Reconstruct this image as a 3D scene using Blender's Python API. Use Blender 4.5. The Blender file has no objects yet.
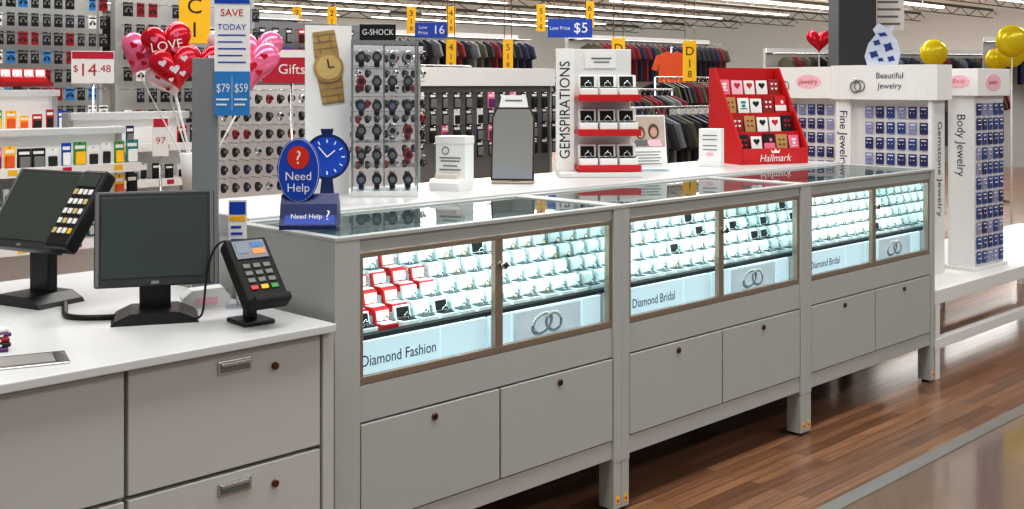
import bpy, bmesh, math, random
from mathutils import Matrix, Vector
random.seed(7)
S=bpy.context.scene
COL=S.collection
S.view_settings.view_transform='Standard'
try: S.view_settings.look='Medium High Contrast'
except Exception: pass
pi=math.pi
# ------------------------------------------------------------ materials
def lin(c):
    o=[]
    for v in c:
        v=v/255.0
        o.append(v/12.92 if v<=0.04045 else ((v+0.055)/1.055)**2.4)
    return (*o,1)
MC={}
def mat(name,c,rough=0.5,metal=0.0,emit=0.0,vary=0.06,scale=8.0,coat=0.0):
    if name in MC: return MC[name]
    m=bpy.data.materials.new(name); m.use_nodes=True
    nt=m.node_tree; b=nt.nodes['Principled BSDF']
    L=lin(c)
    tc=nt.nodes.new('ShaderNodeTexCoord'); nz=nt.nodes.new('ShaderNodeTexNoise')
    nz.inputs['Scale'].default_value=scale
    nt.links.new(tc.outputs['Object'],nz.inputs['Vector'])
    rp=nt.nodes.new('ShaderNodeValToRGB')
    rp.color_ramp.elements[0].color=(*[x*(1-vary) for x in L[:3]],1)
    rp.color_ramp.elements[1].color=(*[min(1,x*(1+vary)) for x in L[:3]],1)
    nt.links.new(nz.outputs['Fac'],rp.inputs['Fac'])
    nt.links.new(rp.outputs['Color'],b.inputs['Base Color'])
    b.inputs['Roughness'].default_value=rough
    b.inputs['Metallic'].default_value=metal
    if coat: b.inputs['Coat Weight'].default_value=coat
    if emit:
        b.inputs['Emission Color'].default_value=L
        b.inputs['Emission Strength'].default_value=emit
    MC[name]=m
    return m
def glassmat(name,tint=(235,245,245),base=0.04,top=0.75,rough=0.02):
    m=bpy.data.materials.new(name); m.use_nodes=True
    nt=m.node_tree; nt.nodes.clear()
    out=nt.nodes.new('ShaderNodeOutputMaterial'); mix=nt.nodes.new('ShaderNodeMixShader')
    tr=nt.nodes.new('ShaderNodeBsdfTransparent'); gl=nt.nodes.new('ShaderNodeBsdfGlossy')
    tr.inputs['Color'].default_value=lin(tint); gl.inputs['Roughness'].default_value=rough
    lw=nt.nodes.new('ShaderNodeLayerWeight'); lw.inputs['Blend'].default_value=0.5
    pw=nt.nodes.new('ShaderNodeMath'); pw.operation='POWER'; pw.inputs[1].default_value=5
    ma=nt.nodes.new('ShaderNodeMath'); ma.operation='MULTIPLY_ADD'
    ma.inputs[1].default_value=top; ma.inputs[2].default_value=base
    nt.links.new(lw.outputs['Facing'],pw.inputs[0]); nt.links.new(pw.outputs[0],ma.inputs[0])
    nt.links.new(ma.outputs[0],mix.inputs[0]); nt.links.new(tr.outputs[0],mix.inputs[1]); nt.links.new(gl.outputs[0],mix.inputs[2])
    nt.links.new(mix.outputs[0],out.inputs[0])
    return m
def brickmat(name,c1,c2,mortar,bw,bh,rough,msize=0.004,grain=True,coat=0.2):
    m=bpy.data.materials.new(name); m.use_nodes=True
    nt=m.node_tree; b=nt.nodes['Principled BSDF']
    tc=nt.nodes.new('ShaderNodeTexCoord')
    br=nt.nodes.new('ShaderNodeTexBrick')
    br.inputs['Color1'].default_value=lin(c1); br.inputs['Color2'].default_value=lin(c2); br.inputs['Mortar'].default_value=lin(mortar)
    br.inputs['Scale'].default_value=1; br.inputs['Mortar Size'].default_value=msize
    br.inputs['Brick Width'].default_value=bw; br.inputs['Row Height'].default_value=bh
    br.inputs['Mortar Smooth'].default_value=0.3
    nt.links.new(tc.outputs['Object'],br.inputs['Vector'])
    mp=nt.nodes.new('ShaderNodeMapping'); mp.inputs['Scale'].default_value=(2.0,40,1) if grain else (6,6,1)
    nt.links.new(tc.outputs['Object'],mp.inputs['Vector'])
    nz=nt.nodes.new('ShaderNodeTexNoise'); nz.inputs['Scale'].default_value=1.5; nz.inputs['Detail'].default_value=6
    nt.links.new(mp.outputs[0],nz.inputs['Vector'])
    mx=nt.nodes.new('ShaderNodeMix'); mx.data_type='RGBA'; mx.blend_type='OVERLAY'; mx.inputs['Factor'].default_value=0.65 if grain else 0.25
    nt.links.new(br.outputs['Color'],mx.inputs['A']); nt.links.new(nz.outputs['Fac'],mx.inputs['B'])
    nt.links.new(mx.outputs['Result'],b.inputs['Base Color'])
    b.inputs['Roughness'].default_value=rough; b.inputs['Coat Weight'].default_value=coat; b.inputs['Coat Roughness'].default_value=0.12
    return m
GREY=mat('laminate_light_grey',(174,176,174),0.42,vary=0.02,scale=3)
GREYD=mat('laminate_dark_grey',(112,114,112),0.5)  # even darker grey for inner panels, keys and small parts
COUNTER=mat('counter_white_laminate',(206,208,209),0.3,vary=0.02,scale=2)
DRAWW=mat('drawer_neutral_grey',(188,188,184),0.45,vary=0.02,scale=2)
WHITE=mat('white_paint',(224,224,223),0.45,vary=0.02)
CARDW=mat('white_card',(236,236,234),0.6,vary=0.02)
BRONZE=mat('champagne_aluminium',(166,150,134),0.32,0.75)
CHROME=mat('brushed_chrome',(200,200,200),0.22,1.0)
BLACK=mat('black_plastic',(22,22,24),0.4)
MBLACK=mat('matte_black',(14,14,15),0.7)
SCREEN=mat('dark_screen',(58,68,66),0.18,vary=0.1,coat=0.5)
CASEIN=mat('case_interior_grey',(150,168,171),0.6)
CASEBK=mat('case_back_panel',(140,162,165),0.6)
BOXW=mat('white_leatherette',(240,242,241),0.5)
GREYV=mat('grey_velvet',(80,94,98),0.8)
GOLD=mat('gold_metal',(212,170,90),0.25,1.0)
GOLDP=mat('gold_print',(176,146,88),0.5,vary=.25,scale=50)
GOLDL=mat('gold_dial_print',(206,180,120),0.5,vary=.15,scale=50)
SILVER=mat('silver_metal',(215,218,222),0.15,1.0)
RED=mat('bright_red',(196,28,32),0.4)
DRED=mat('deep_red',(150,20,28),0.4)
PINK=mat('pink',(238,120,150),0.35)
LPINK=mat('light_pink',(245,190,205),0.4)
MAG=mat('magenta_sign',(186,30,58),0.45)
TERRA=mat('terracotta_print',(186,92,52),0.5)
BLUE=mat('royal_blue',(24,72,178),0.4)
NAVY=mat('navy',(20,28,72),0.4)
NAVB=mat('navy_base_blue',(22,38,96),0.35)
LBLUE=mat('sky_blue_print',(50,130,196),0.5)
YEL=mat('sign_yellow',(246,190,30),0.45)
ORNG=mat('orange',(216,86,34),0.6)
GREEN=mat('green_pack',(60,150,70),0.5)
PURP=mat('purple_pack',(90,44,105),0.5)
BROWN=mat('brown_card',(104,66,46),0.5)
TEAL=mat('teal_pack',(40,130,140),0.5)
CHAR=mat('charcoal_cloth',(42,42,48),0.9,vary=0.25)
DNAVY=mat('navy_cloth',(34,40,66),0.9,vary=0.2)
GRYC=mat('heather_cloth',(110,112,118),0.9,vary=0.15)
OLIV=mat('olive_cloth',(78,78,60),0.9,vary=0.15)
WINE=mat('wine_cloth',(110,28,40),0.9,vary=0.15)
INK=mat('print_black',(20,20,24),0.6)
INKB=mat('print_navy',(36,48,78),0.6)
COPP=mat('copper_lock',(120,74,56),.3,.9)
LEDM=mat('led_strip',(230,250,255),0.5,emit=6)
LBOX=mat('lightbox_white',(204,222,232),0.5,emit=0.5,vary=0.02)
LBOXP=mat('lightbox_picture',(110,124,140),0.5,emit=0.25,vary=0.5,scale=30)
TUBE=mat('ceiling_tube',(255,255,250),0.5,emit=9)
COLM=mat('column_charcoal',(62,64,68),0.6)
PEG=mat('pegboard_grey',(120,120,124),0.6)
PHOTO=mat('printed_photo',(186,170,160),0.4,vary=0.3,scale=18)
GLASS=glassmat('clear_glass',(240,250,250),0.03,0.45)
TOPGL=glassmat('top_glass',(196,212,212),0.10,0.7)
ACR=glassmat('acrylic',(240,245,248),0.06,0.5,0.05)
MIRR=mat('mirror_glass',(236,240,244),0.03,1.0,vary=0)
MIRW=mat('case_mirror',(222,232,232),0.03,1.0,vary=0)
WOOD=brickmat('wood_plank_floor',(154,112,84),(112,80,60),(84,58,44),0.8,0.05,0.28,0.002,True,.3)
TILE=brickmat('tile_floor',(122,98,82),(114,92,76),(90,72,60),0.6,0.6,0.1,0.002,False,0.8)
# ------------------------------------------------------------ mesh builder
TCACHE={}
def text_mesh(s):
    if s in TCACHE: return TCACHE[s]
    cu=bpy.data.curves.new('t','FONT'); cu.body=s; cu.size=1; cu.extrude=0.01
    cu.align_x='CENTER'; cu.align_y='CENTER'; cu.resolution_u=3
    o=bpy.data.objects.new('t',cu); COL.objects.link(o)
    dg=bpy.context.evaluated_depsgraph_get(); dg.update()
    me=bpy.data.meshes.new_from_object(o.evaluated_get(dg))
    bpy.data.objects.remove(o); TCACHE[s]=me
    return me
RX=Matrix.Rotation(pi/2,4,'X')
def Rz(a): return Matrix.Rotation(math.radians(a),4,'Z')
def Rx(a): return Matrix.Rotation(math.radians(a),4,'X')
def Ry(a): return Matrix.Rotation(math.radians(a),4,'Y')
def T(x,y,z): return Matrix.Translation((x,y,z))
class MB:
    def __init__(s): s.bm=bmesh.new(); s.m=[]
    def mi(s,m):
        if m not in s.m: s.m.append(m)
        return s.m.index(m)
    def box(s,x0,x1,y0,y1,z0,z1,m,bev=0,M=None):
        r=bmesh.ops.create_cube(s.bm,size=1); vs=r['verts']
        A=T((x0+x1)/2,(y0+y1)/2,(z0+z1)/2)@Matrix.Diagonal((abs(x1-x0),abs(y1-y0),abs(z1-z0),1))
        bmesh.ops.transform(s.bm,matrix=A,verts=vs)
        fs=set(f for v in vs for f in v.link_faces)
        i=s.mi(m)
        for f in fs: f.material_index=i
        if bev:
            es=set(e for v in vs for e in v.link_edges)
            rr=bmesh.ops.bevel(s.bm,geom=list(es),offset=bev,segments=2,affect='EDGES',profile=0.5)
            vs=set(v for f in rr['faces'] for v in f.verts)|set(v for v in vs if v.is_valid)
            for f in rr['faces']: f.material_index=i
            vs=list(vs)
        if M is not None: bmesh.ops.transform(s.bm,matrix=M,verts=vs)
        return s
    def cyl(s,p1,p2,r,m,seg=14,r2=None,M=None):
        p1=Vector(p1);p2=Vector(p2);d=p2-p1
        rr=bmesh.ops.create_cone(s.bm,cap_ends=True,segments=seg,radius1=r,radius2=r if r2 is None else r2,depth=d.length)
        A=Matrix.Translation((p1+p2)/2)@d.to_track_quat('Z','Y').to_matrix().to_4x4()
        if M is not None: A=M@A
        bmesh.ops.transform(s.bm,matrix=A,verts=rr['verts'])
        i=s.mi(m)
        for f in set(f for v in rr['verts'] for f in v.link_faces):
            f.material_index=i; f.smooth=len(f.verts)==4
        return s
    def sph(s,c,r,m,sc=(1,1,1),M=None,seg=14):
        rr=bmesh.ops.create_uvsphere(s.bm,u_segments=seg,v_segments=seg//2+2,radius=r)
        A=T(*c)@Matrix.Diagonal((*sc,1))
        if M is not None: A=M@A
        bmesh.ops.transform(s.bm,matrix=A,verts=rr['verts'])
        i=s.mi(m)
        for f in set(f for v in rr['verts'] for f in v.link_faces): f.material_index=i; f.smooth=True
        return s
    def torus(s,c,R,r,m,M=None,seg=18,sg=6,arc=2*pi,wz=1.0):
        A=T(*c)
        if M is not None: A=M@A
        rings=[];i=s.mi(m);full=arc>6.28
        n=seg if full else seg+1
        for a in range(n):
            t=arc*a/seg; ring=[]
            for b in range(sg):
                q=2*pi*b/sg
                ring.append(s.bm.verts.new(A@Vector(((R+r*math.cos(q))*math.cos(t),(R+r*math.cos(q))*math.sin(t),r*math.sin(q)*wz))))
            rings.append(ring)
        for a in range(seg):
            A1=rings[a];B1=rings[(a+1)%n]
            for b in range(sg):
                f=s.bm.faces.new((A1[b],B1[b],B1[(b+1)%sg],A1[(b+1)%sg])); f.material_index=i; f.smooth=True
        return s
    def prism(s,pts,y0,y1,m,M=None):
        i=s.mi(m)
        a=[s.bm.verts.new((p[0],y0,p[1])) for p in pts]; b=[s.bm.verts.new((p[0],y1,p[1])) for p in pts]
        fs=[s.bm.faces.new(a),s.bm.faces.new(b[::-1])]
        n=len(pts)
        for k in range(n): fs.append(s.bm.faces.new((a[k],b[k],b[(k+1)%n],a[(k+1)%n])))
        for f in fs: f.material_index=i
        if M is not None: bmesh.ops.transform(s.bm,matrix=M,verts=a+b)
        return s
    def sideprism(s,pts,x0,x1,m,M=None):
        i=s.mi(m)
        a=[s.bm.verts.new((x0,p[0],p[1])) for p in pts]; b=[s.bm.verts.new((x1,p[0],p[1])) for p in pts]
        fs=[s.bm.faces.new(a),s.bm.faces.new(b[::-1])]
        n=len(pts)
        for k in range(n): fs.append(s.bm.faces.new((a[k],b[k],b[(k+1)%n],a[(k+1)%n])))
        for f in fs: f.material_index=i
        if M is not None: bmesh.ops.transform(s.bm,matrix=M,verts=a+b)
        return s
    def quad(s,pts,m):
        f=s.bm.faces.new([s.bm.verts.new(p) for p in pts]); f.material_index=s.mi(m); return s
    def text(s,t,size,M,m,sx=1.0,shear=0):
        me=text_mesh(t).copy(); i=s.mi(m)
        SH=Matrix.Identity(4); SH[0][1]=shear
        me.transform(M@RX@Matrix.Diagonal((size*sx,size,size*0.08,1))@SH)
        me.polygons.foreach_set('material_index',[i]*len(me.polygons))
        while len(me.materials)<=i: me.materials.append(None)
        s.bm.from_mesh(me); bpy.data.meshes.remove(me)
        return s
    def make(s,name,parent=None,loc=(0,0,0),rz=0,label=None,cat=None,group=None,kind=None,fixn=True,rot=None):
        if fixn: bmesh.ops.recalc_face_normals(s.bm,faces=s.bm.faces)
        me=bpy.data.meshes.new(name); s.bm.to_mesh(me); s.bm.free()
        for m in s.m: me.materials.append(m)
        o=bpy.data.objects.new(name,me); COL.objects.link(o)
        o.location=loc; o.rotation_euler=rot if rot else (0,0,math.radians(rz))
        if parent: o.parent=parent
        tag(o,label,cat,group,kind)
        return o
def tag(o,label=None,cat=None,group=None,kind=None):
    if label: o['label']=label
    if cat: o['category']=cat
    if group: o['group']=group
    if kind: o['kind']=kind
def thing(name,label,cat,loc,rz=0,group=None):
    o=bpy.data.objects.new(name,None); o.empty_display_size=0.05; COL.objects.link(o)
    o.location=loc; o.rotation_euler=(0,0,math.radians(rz)); tag(o,label,cat,group); return o
def dup(o,loc=None,rot=None,parent=None,scale=None):
    n=o.copy(); COL.objects.link(n)
    if loc is not None: n.location=loc
    if rot is not None: n.rotation_euler=rot
    if scale is not None: n.scale=scale
    if parent: n.parent=parent
    for c in o.children:
        k=c.copy(); COL.objects.link(k); k.parent=n
        for g in c.children:
            q=g.copy(); COL.objects.link(q); q.parent=k
    return n
def kill(o):
    for c in list(o.children): kill(c)
    bpy.data.objects.remove(o)
def ell(a,b,n=32,cx=0,cz=0): return [(cx+a*math.cos(2*pi*i/n),cz+b*math.sin(2*pi*i/n)) for i in range(n)]
def heart_pts(n=40):
    o=[]
    for i in range(n):
        t_=2*pi*i/n
        o.append((16*math.sin(t_)**3/17,(13*math.cos(t_)-5*math.cos(2*t_)-2*math.cos(3*t_)-math.cos(4*t_)+2.5)/17))
    return o
# ------------------------------------------------------------ camera
cam=bpy.data.cameras.new('camera'); co=bpy.data.objects.new('camera',cam); COL.objects.link(co)
co.location=(0,0,1.45); co.rotation_euler=(pi/2,0,math.radians(44.8-90))
cam.sensor_width=36; cam.lens=40.43; cam.shift_y=-0.1655; cam.clip_end=300; cam.clip_start=0.05
S.camera=co
# ------------------------------------------------------------ setting
m=MB(); m.box(-12,62,2.03,50,-0.1,0,WOOD); m.make('floor',kind='structure')
m=MB(); m.box(-12,62,-10,1.97,-0.1,0,TILE); m.make('floor.001',kind='structure')
m=MB(); m.box(-12,62,1.97,2.03,-0.1,0.004,mat('threshold_metal',(170,168,164),0.35,0.7)); m.make('trim_1',kind='structure')
WALL=mat('back_wall_glow_paint',(226,226,222),0.8,emit=.12)  # faint emission in the paint brightens the walls; no lamp there
m=MB(); m.box(-12,62,50,50.2,0,5.5,WALL); m.make('wall_north',kind='structure')
m=MB(); m.box(62,62.2,-10,50,0,5.5,WALL); m.make('wall_east',kind='structure')
m=MB(); m.box(-12,62.2,-10,50.2,5.5,5.6,mat('glowing_ceiling_deck',(200,200,190),0.8,emit=0.28))  # deck material glows by itself so the far ceiling looks bright
m.make('ceiling',kind='structure')
TRUSS=mat('truss_grey',(104,104,100),0.6)
k=0
for yy in range(9,50,4):
    m=MB()
    m.box(4,61.5,yy-0.05,yy+0.05,5.38,5.5,TRUSS); m.box(4,61.5,yy-0.04,yy+0.04,5.0,5.04,TRUSS)
    for i in range(0,57,2):
        m.cyl((4.5+i,yy,5.02),(5.5+i,yy,5.42),0.025,TRUSS,4); m.cyl((5.5+i,yy,5.42),(6.5+i,yy,5.02),0.025,TRUSS,4)
    k+=1; m.make('trim_%d'%(k+1),kind='structure')
p0=None
for yy in range(11,50,4):
    for xx in (12,28,44):
        if p0 is None:
            p0=thing('ceiling_light','long white suspended fluorescent strip light','light',(xx,yy,4.95),0,'ceiling strip lights')
            m=MB(); m.box(-7,7,-0.1,0.1,0.03,0.1,WHITE); m.cyl((-5,0,0.1),(-5,0,0.55),0.01,CHROME,6); m.cyl((5,0,0.1),(5,0,0.55),0.01,CHROME,6); m.make('housing',p0)
            m=MB(); m.box(-6.9,6.9,-0.08,0.08,0,0.03,TUBE); m.make('tube',p0)
        else: dup(p0,(xx,yy,4.95))
def area(loc,sx,sy,e,c=(1,0.997,0.985),rot=(0,0,0)):
    l=bpy.data.lights.new('ceiling_lamp','AREA'); l.shape='RECTANGLE'; l.size=sx; l.size_y=sy; l.energy=e; l.color=c
    o=bpy.data.objects.new('ceiling_lamp',l); COL.objects.link(o); o.location=loc; o.rotation_euler=rot; return o
for (x,y,e) in [(2,-4,165),(2,1.5,215),(9,-3,165),(3.5,6.5,260),(10,7.5,280),(18,3,320)]:
    area((x,y,5.2),7,1.2,e)
for (x,y,e) in [(16,15,1000),(32,12,1600),(25,30,2100),(46,25,2500),(8,28,1300)]:
    area((x,y,5.3),12,8,e)
w=bpy.data.worlds.new('world'); S.world=w; w.use_nodes=True
w.node_tree.nodes['Background'].inputs[0].default_value=(0.95,0.97,1,1); w.node_tree.nodes['Background'].inputs[1].default_value=0.32

# ------------------------------------------------------------ jewelry boxes (prototypes)
def ring_box(inner,outer,jewel,label):
    t=thing('jewelry_box',label,'jewelry box',(0,0,0))
    m=MB(); m.box(-.022,.022,-.02,.02,0,.02,outer,.002); m.box(-.018,.018,-.016,.016,.02,.022,inner); m.make('base',t)
    m=MB(); M=T(0,.02,.02)@Rx(-12); m.box(-.022,.022,-.004,.008,0,.034,outer,.002,M); m.box(-.017,.017,-.006,-.003,.004,.029,inner if inner is MBLACK else BOXW,0,M); m.make('lid',t)
    m=MB(); m.torus((0,0,0),.008,.0018,jewel,T(0,0,.027)@RX,10,5); m.sph((0,0,.037),.003,SILVER,seg=6); m.make('ring',t)
    return t
P_white=ring_box(GREYV,BOXW,SILVER,'open white jewelry box holding a silver ring')
P_gold=ring_box(GREYV,BOXW,GOLD,'open white jewelry box holding a gold ring')
P_red=ring_box(BOXW,RED,SILVER,'open red jewelry box with white lining and ring')
P_dark=ring_box(MBLACK,BOXW,SILVER,'open white jewelry box with black lining and ring')
def necklace_box():
    t=thing('necklace_box','upright flat white necklace box with fine pendant','jewelry box',(0,0,0))
    m=MB(); m.box(-.033,.033,-.02,.02,0,.012,BOXW,.002); m.make('base',t)
    m=MB(); M=T(0,.012,.01)@Rx(-10); m.box(-.033,.033,0,.008,0,.055,BOXW,.002,M); m.box(-.028,.028,-.002,.001,.005,.05,CASEIN,0,M); m.make('lid',t)
    m=MB(); m.torus((0,0,0),.014,.001,SILVER,T(0,.004,.043)@Rx(-10)@RX,12,4); m.sph((0,-.002,.026),.004,SILVER,seg=6); m.make('pendant',t)
    return t
P_neck=necklace_box()
# ------------------------------------------------------------ display cases
def win_door(parent,x0,x1,lockx):
    d=bpy.data.objects.new('window_door',None); COL.objects.link(d); d.parent=parent
    m=MB(); z0,z1=.632,.993; w=.016
    m.box(x0,x1,0,.018,z0,z0+w*1.3,BRONZE,.002); m.box(x0,x1,0,.018,z1-w,z1,BRONZE,.002)
    m.box(x0,x0+w,0,.018,z0+w*1.3,z1-w,BRONZE); m.box(x1-w,x1,0,.018,z0+w*1.3,z1-w,BRONZE)
    m.make('frame',d)
    m=MB(); m.quad([(x0+w,.009,z0+w),(x1-w,.009,z0+w),(x1-w,.009,z1-w),(x0+w,.009,z1-w)],GLASS); m.make('glass_pane',d)
    if lockx:
        m=MB(); m.cyl((lockx,-.018,.9),(lockx,.002,.9),.011,CHROME,16); m.cyl((lockx,-.021,.9),(lockx,-.018,.9),.006,BLACK,12); m.make('lock',d,label='round chrome lock')
def build_case(X,idx,titles,label):
    Y=2.5; lp=.085 if idx==0 else .042; mid=(lp+1.158)/2
    t=thing('display_case',label,'display case',(X,Y,0),0,'jewelry display cases')
    m=MB()
    m.box(0,lp,-.008,.5,.17,1.03,GREY,.002); m.box(1.158,1.2,-.008,.5,.17,1.03,GREY,.002)
    m.box(lp,1.158,0,.03,.53,.63,GREY); m.box(lp,1.158,0,.03,.185,.245,GREY)
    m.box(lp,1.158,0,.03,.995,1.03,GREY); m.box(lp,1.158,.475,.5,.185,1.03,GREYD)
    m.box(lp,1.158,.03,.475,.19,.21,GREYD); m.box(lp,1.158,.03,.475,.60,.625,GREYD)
    m.box(lp,1.158,.362,.475,.975,.985,CASEBK)  # pale deck added to lighten the dark gap behind the riser
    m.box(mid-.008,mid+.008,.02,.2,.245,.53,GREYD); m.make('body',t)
    for lx in (lp/2,1.179):
        hw=lp/2-.001 if lx<1 else .02
        for ly in (.03,.46):
            m=MB(); m.box(lx-hw,lx+hw,ly-.036,ly+.03,.012,.17,GREY,.002); m.cyl((lx,ly,0),(lx,ly,.014),.018,BLACK,12)
            if ly<.1: m.box(lx-.008,lx+.008,ly-.038,ly-.036,.03,.055,YEL); m.box(lx-.005,lx+.005,ly-.039,ly-.038,.036,.044,RED)
            m.make('leg',t)
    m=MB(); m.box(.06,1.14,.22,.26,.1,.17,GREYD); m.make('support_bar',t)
    for (a,b) in ((lp+.005,mid-.004),(mid+.004,1.153)):
        d=bpy.data.objects.new('cabinet_door',None); COL.objects.link(d); d.parent=t
        m=MB(); m.box(a,b,-.006,.016,.25,.524,GREY,.0015); m.make('panel',d)
        m=MB(); c=(a+b)/2; m.cyl((c,-.012,.495),(c,-.005,.495),.01,COPP,16); m.cyl((c,-.0135,.495),(c,-.012,.495),.005,BLACK,10); m.make('lock',d,label='small round copper lock')
    win_door(t,lp,mid,None); win_door(t,mid,1.157,mid+.012)
    m=MB(); m.box(0,1.2,-.01,.02,1.03,1.042,GREY,.002); m.box(0,1.2,.47,.5,1.03,1.042,GREY,.002)
    m.box(0,.035,.02,.47,1.03,1.042,GREY,.002); m.box(1.165,1.2,.02,.47,1.03,1.042,GREY,.002); m.make('top_frame',t)
    m=MB(); m.quad([(.035,.02,1.038),(1.165,.02,1.038),(1.165,.47,1.038),(.035,.47,1.038)],TOPGL); m.make('top_glass',t)
    m=MB(); m.box(lp+.01,1.15,.035,.05,.975,.99,LEDM); m.make('led_strip',t)
    m=MB(); m.box(1.153,1.157,.03,.45,.74,.99,MIRW); m.make('mirror_panel',t,label='mirrored inner end panel')
    segs=[(lp+.005,.42,LBOX,titles[0]),(.425,mid-.006,LBOX,''),(mid+.006,.72,LBOX,''),(.725,1.05,LBOXP,'ring'),(1.055,1.15,LBOX,titles[1])]
    for a,b,mm,tx in segs:
        m=MB(); m.box(a,b,.045,.06,.632,.735,LBOX)
        if tx=='ring':
            m.box(a+.003,b-.003,.044,.045,.64,.73,mat('ring_photo',(192,200,208),.5,emit=.38,vary=.3,scale=14))
            for i,(cx,sx_) in enumerate(((.86,1.0),(.915,.8))):
                B=T(cx,.0435,.682)@Ry(28*i-18)@Matrix.Diagonal((1.35*sx_,.3,.85,1))
                m.torus((0,0,0),.036,.0035,LBOXP,B@RX,26,6); m.torus((0,0,0),.030,.003,SILVER,B@RX,26,5)
                for q in range(9):
                    an=math.radians(30+15*q); m.sph((.036*math.cos(an),-.004,.036*math.sin(an)),.0048,BOXW,M=B,seg=6)
        elif tx: m.text(tx,.045,T((a+b)/2+.012,.044,.68),INKB,.88)
        m.make('light_box',t)
    m=MB(); m.box(lp+.004,1.152,.06,.088,.625,.748,MBLACK); m.make('black_ledge',t)
    NT=5; SY=.054; SZ=.043
    m=MB()
    for i in range(NT): m.box(lp+.004,1.152,.09+SY*i,.09+SY*NT,.625 if i==0 else .735+SZ*(i-1),.735+SZ*i,CASEIN)
    m.box(lp+.004,1.152,.09+SY*NT,.10+SY*NT,.625,.975,CASEBK)
    m.make('stepped_riser',t)
    lt=area((X+.6,Y+.05,.972),1.05,.02,2.0,(.80,.98,1),rot=(math.radians(30),0,0)); lt.name='case_lamp'
    x0=lp+.038
    for i in range(NT):
        y=.115+SY*i; z=.735+SZ*i
        if i==NT-1:
            for j in range(13):
                dup(P_neck,(X+x0+.008+j*(1.104-x0)/12,Y+y,z),scale=(1.1,1,1.05))['group']='necklace boxes on the upper tier'
        else:
            n=14
            for j in range(n):
                x=x0+j*((1.116-x0)/(n-1))
                P=P_white
                r=random.random()
                if r<.2: P=P_gold
                elif r<.25: P=P_dark
                if idx==0 and x<.52 and i<4 and random.random()<(.8-.1*i): P=P_red
                if idx==0 and x<.65 and i==0 and j%2==1: P=P_dark
                if idx==1 and x>.62 and i==2 and j%3==0: P=P_dark
                dup(P,(X+x,Y+y,z),(0,0,random.uniform(-.05,.05)),scale=(1.32,1.05,1.15))['group']='open jewelry boxes in the display cases'
    return t
CX=1.84
build_case(CX,0,('Diamond Fashion',''),'light grey lit jewelry case with red and white boxes')
build_case(CX+1.2,1,('Diamond Bridal',''),'light grey lit jewelry case with diamond bridal rings')
build_case(CX+2.4,2,('Diamond Bridal',''),'light grey lit jewelry case beside the white platform')

# ------------------------------------------------------------ back ledge
t=thing('back_counter','long white laminate counter running behind the display cases','counter',(0,0,0))
m=MB(); m.box(1.92,5.42,3.045,3.56,.0,1.0,WHITE); m.make('body',t)
m=MB(); m.box(1.9,5.44,3.005,3.58,1.0,1.05,COUNTER,.004); m.make('worktop',t)
# ------------------------------------------------------------ register counter
t=thing('register_counter','white checkout counter with light grey drawers','counter',(-.04,0,0))
m=MB(); m.box(-.8,1.84,2.43,3.7,.808,.83,COUNTER,.003); m.make('worktop',t)
m=MB(); m.box(-.8,1.83,2.49,3.65,.06,.808,DRAWW); m.box(1.815,1.85,2.455,3.68,0,.808,DRAWW,.002); m.make('body',t)
for (a,b) in ((-.78,-.09),(-.08,.59),(.60,1.27),(1.28,1.81)):
    for (z0,z1) in ((.515,.8),(.215,.505),(.07,.205)):
        d=bpy.data.objects.new('drawer',None); COL.objects.link(d); d.parent=t
        m=MB(); m.box(a,b,2.46,2.49,z0,z1,DRAWW,.002); m.make('front',d)
        if a>1:
            c=1.555; m=MB(); zz=z1-.035 if z1-z0>.2 else z1-.03
            m.box(c-.047,c+.047,2.455,2.461,zz-.017,zz+.017,CHROME,.003); m.box(c-.04,c+.04,2.4535,2.456,zz-.011,zz+.004,GREYD); m.box(c-.04,c+.04,2.449,2.456,zz+.003,zz+.012,CHROME,.002); m.make('handle',d,label='recessed chrome pull handle')
            if z1-z0>.2:
                m=MB(); m.cyl((1.67,2.452,zz-.02),(1.67,2.461,zz-.02),.009,COPP,14); m.make('lock',d,label='small round copper lock')
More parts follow.
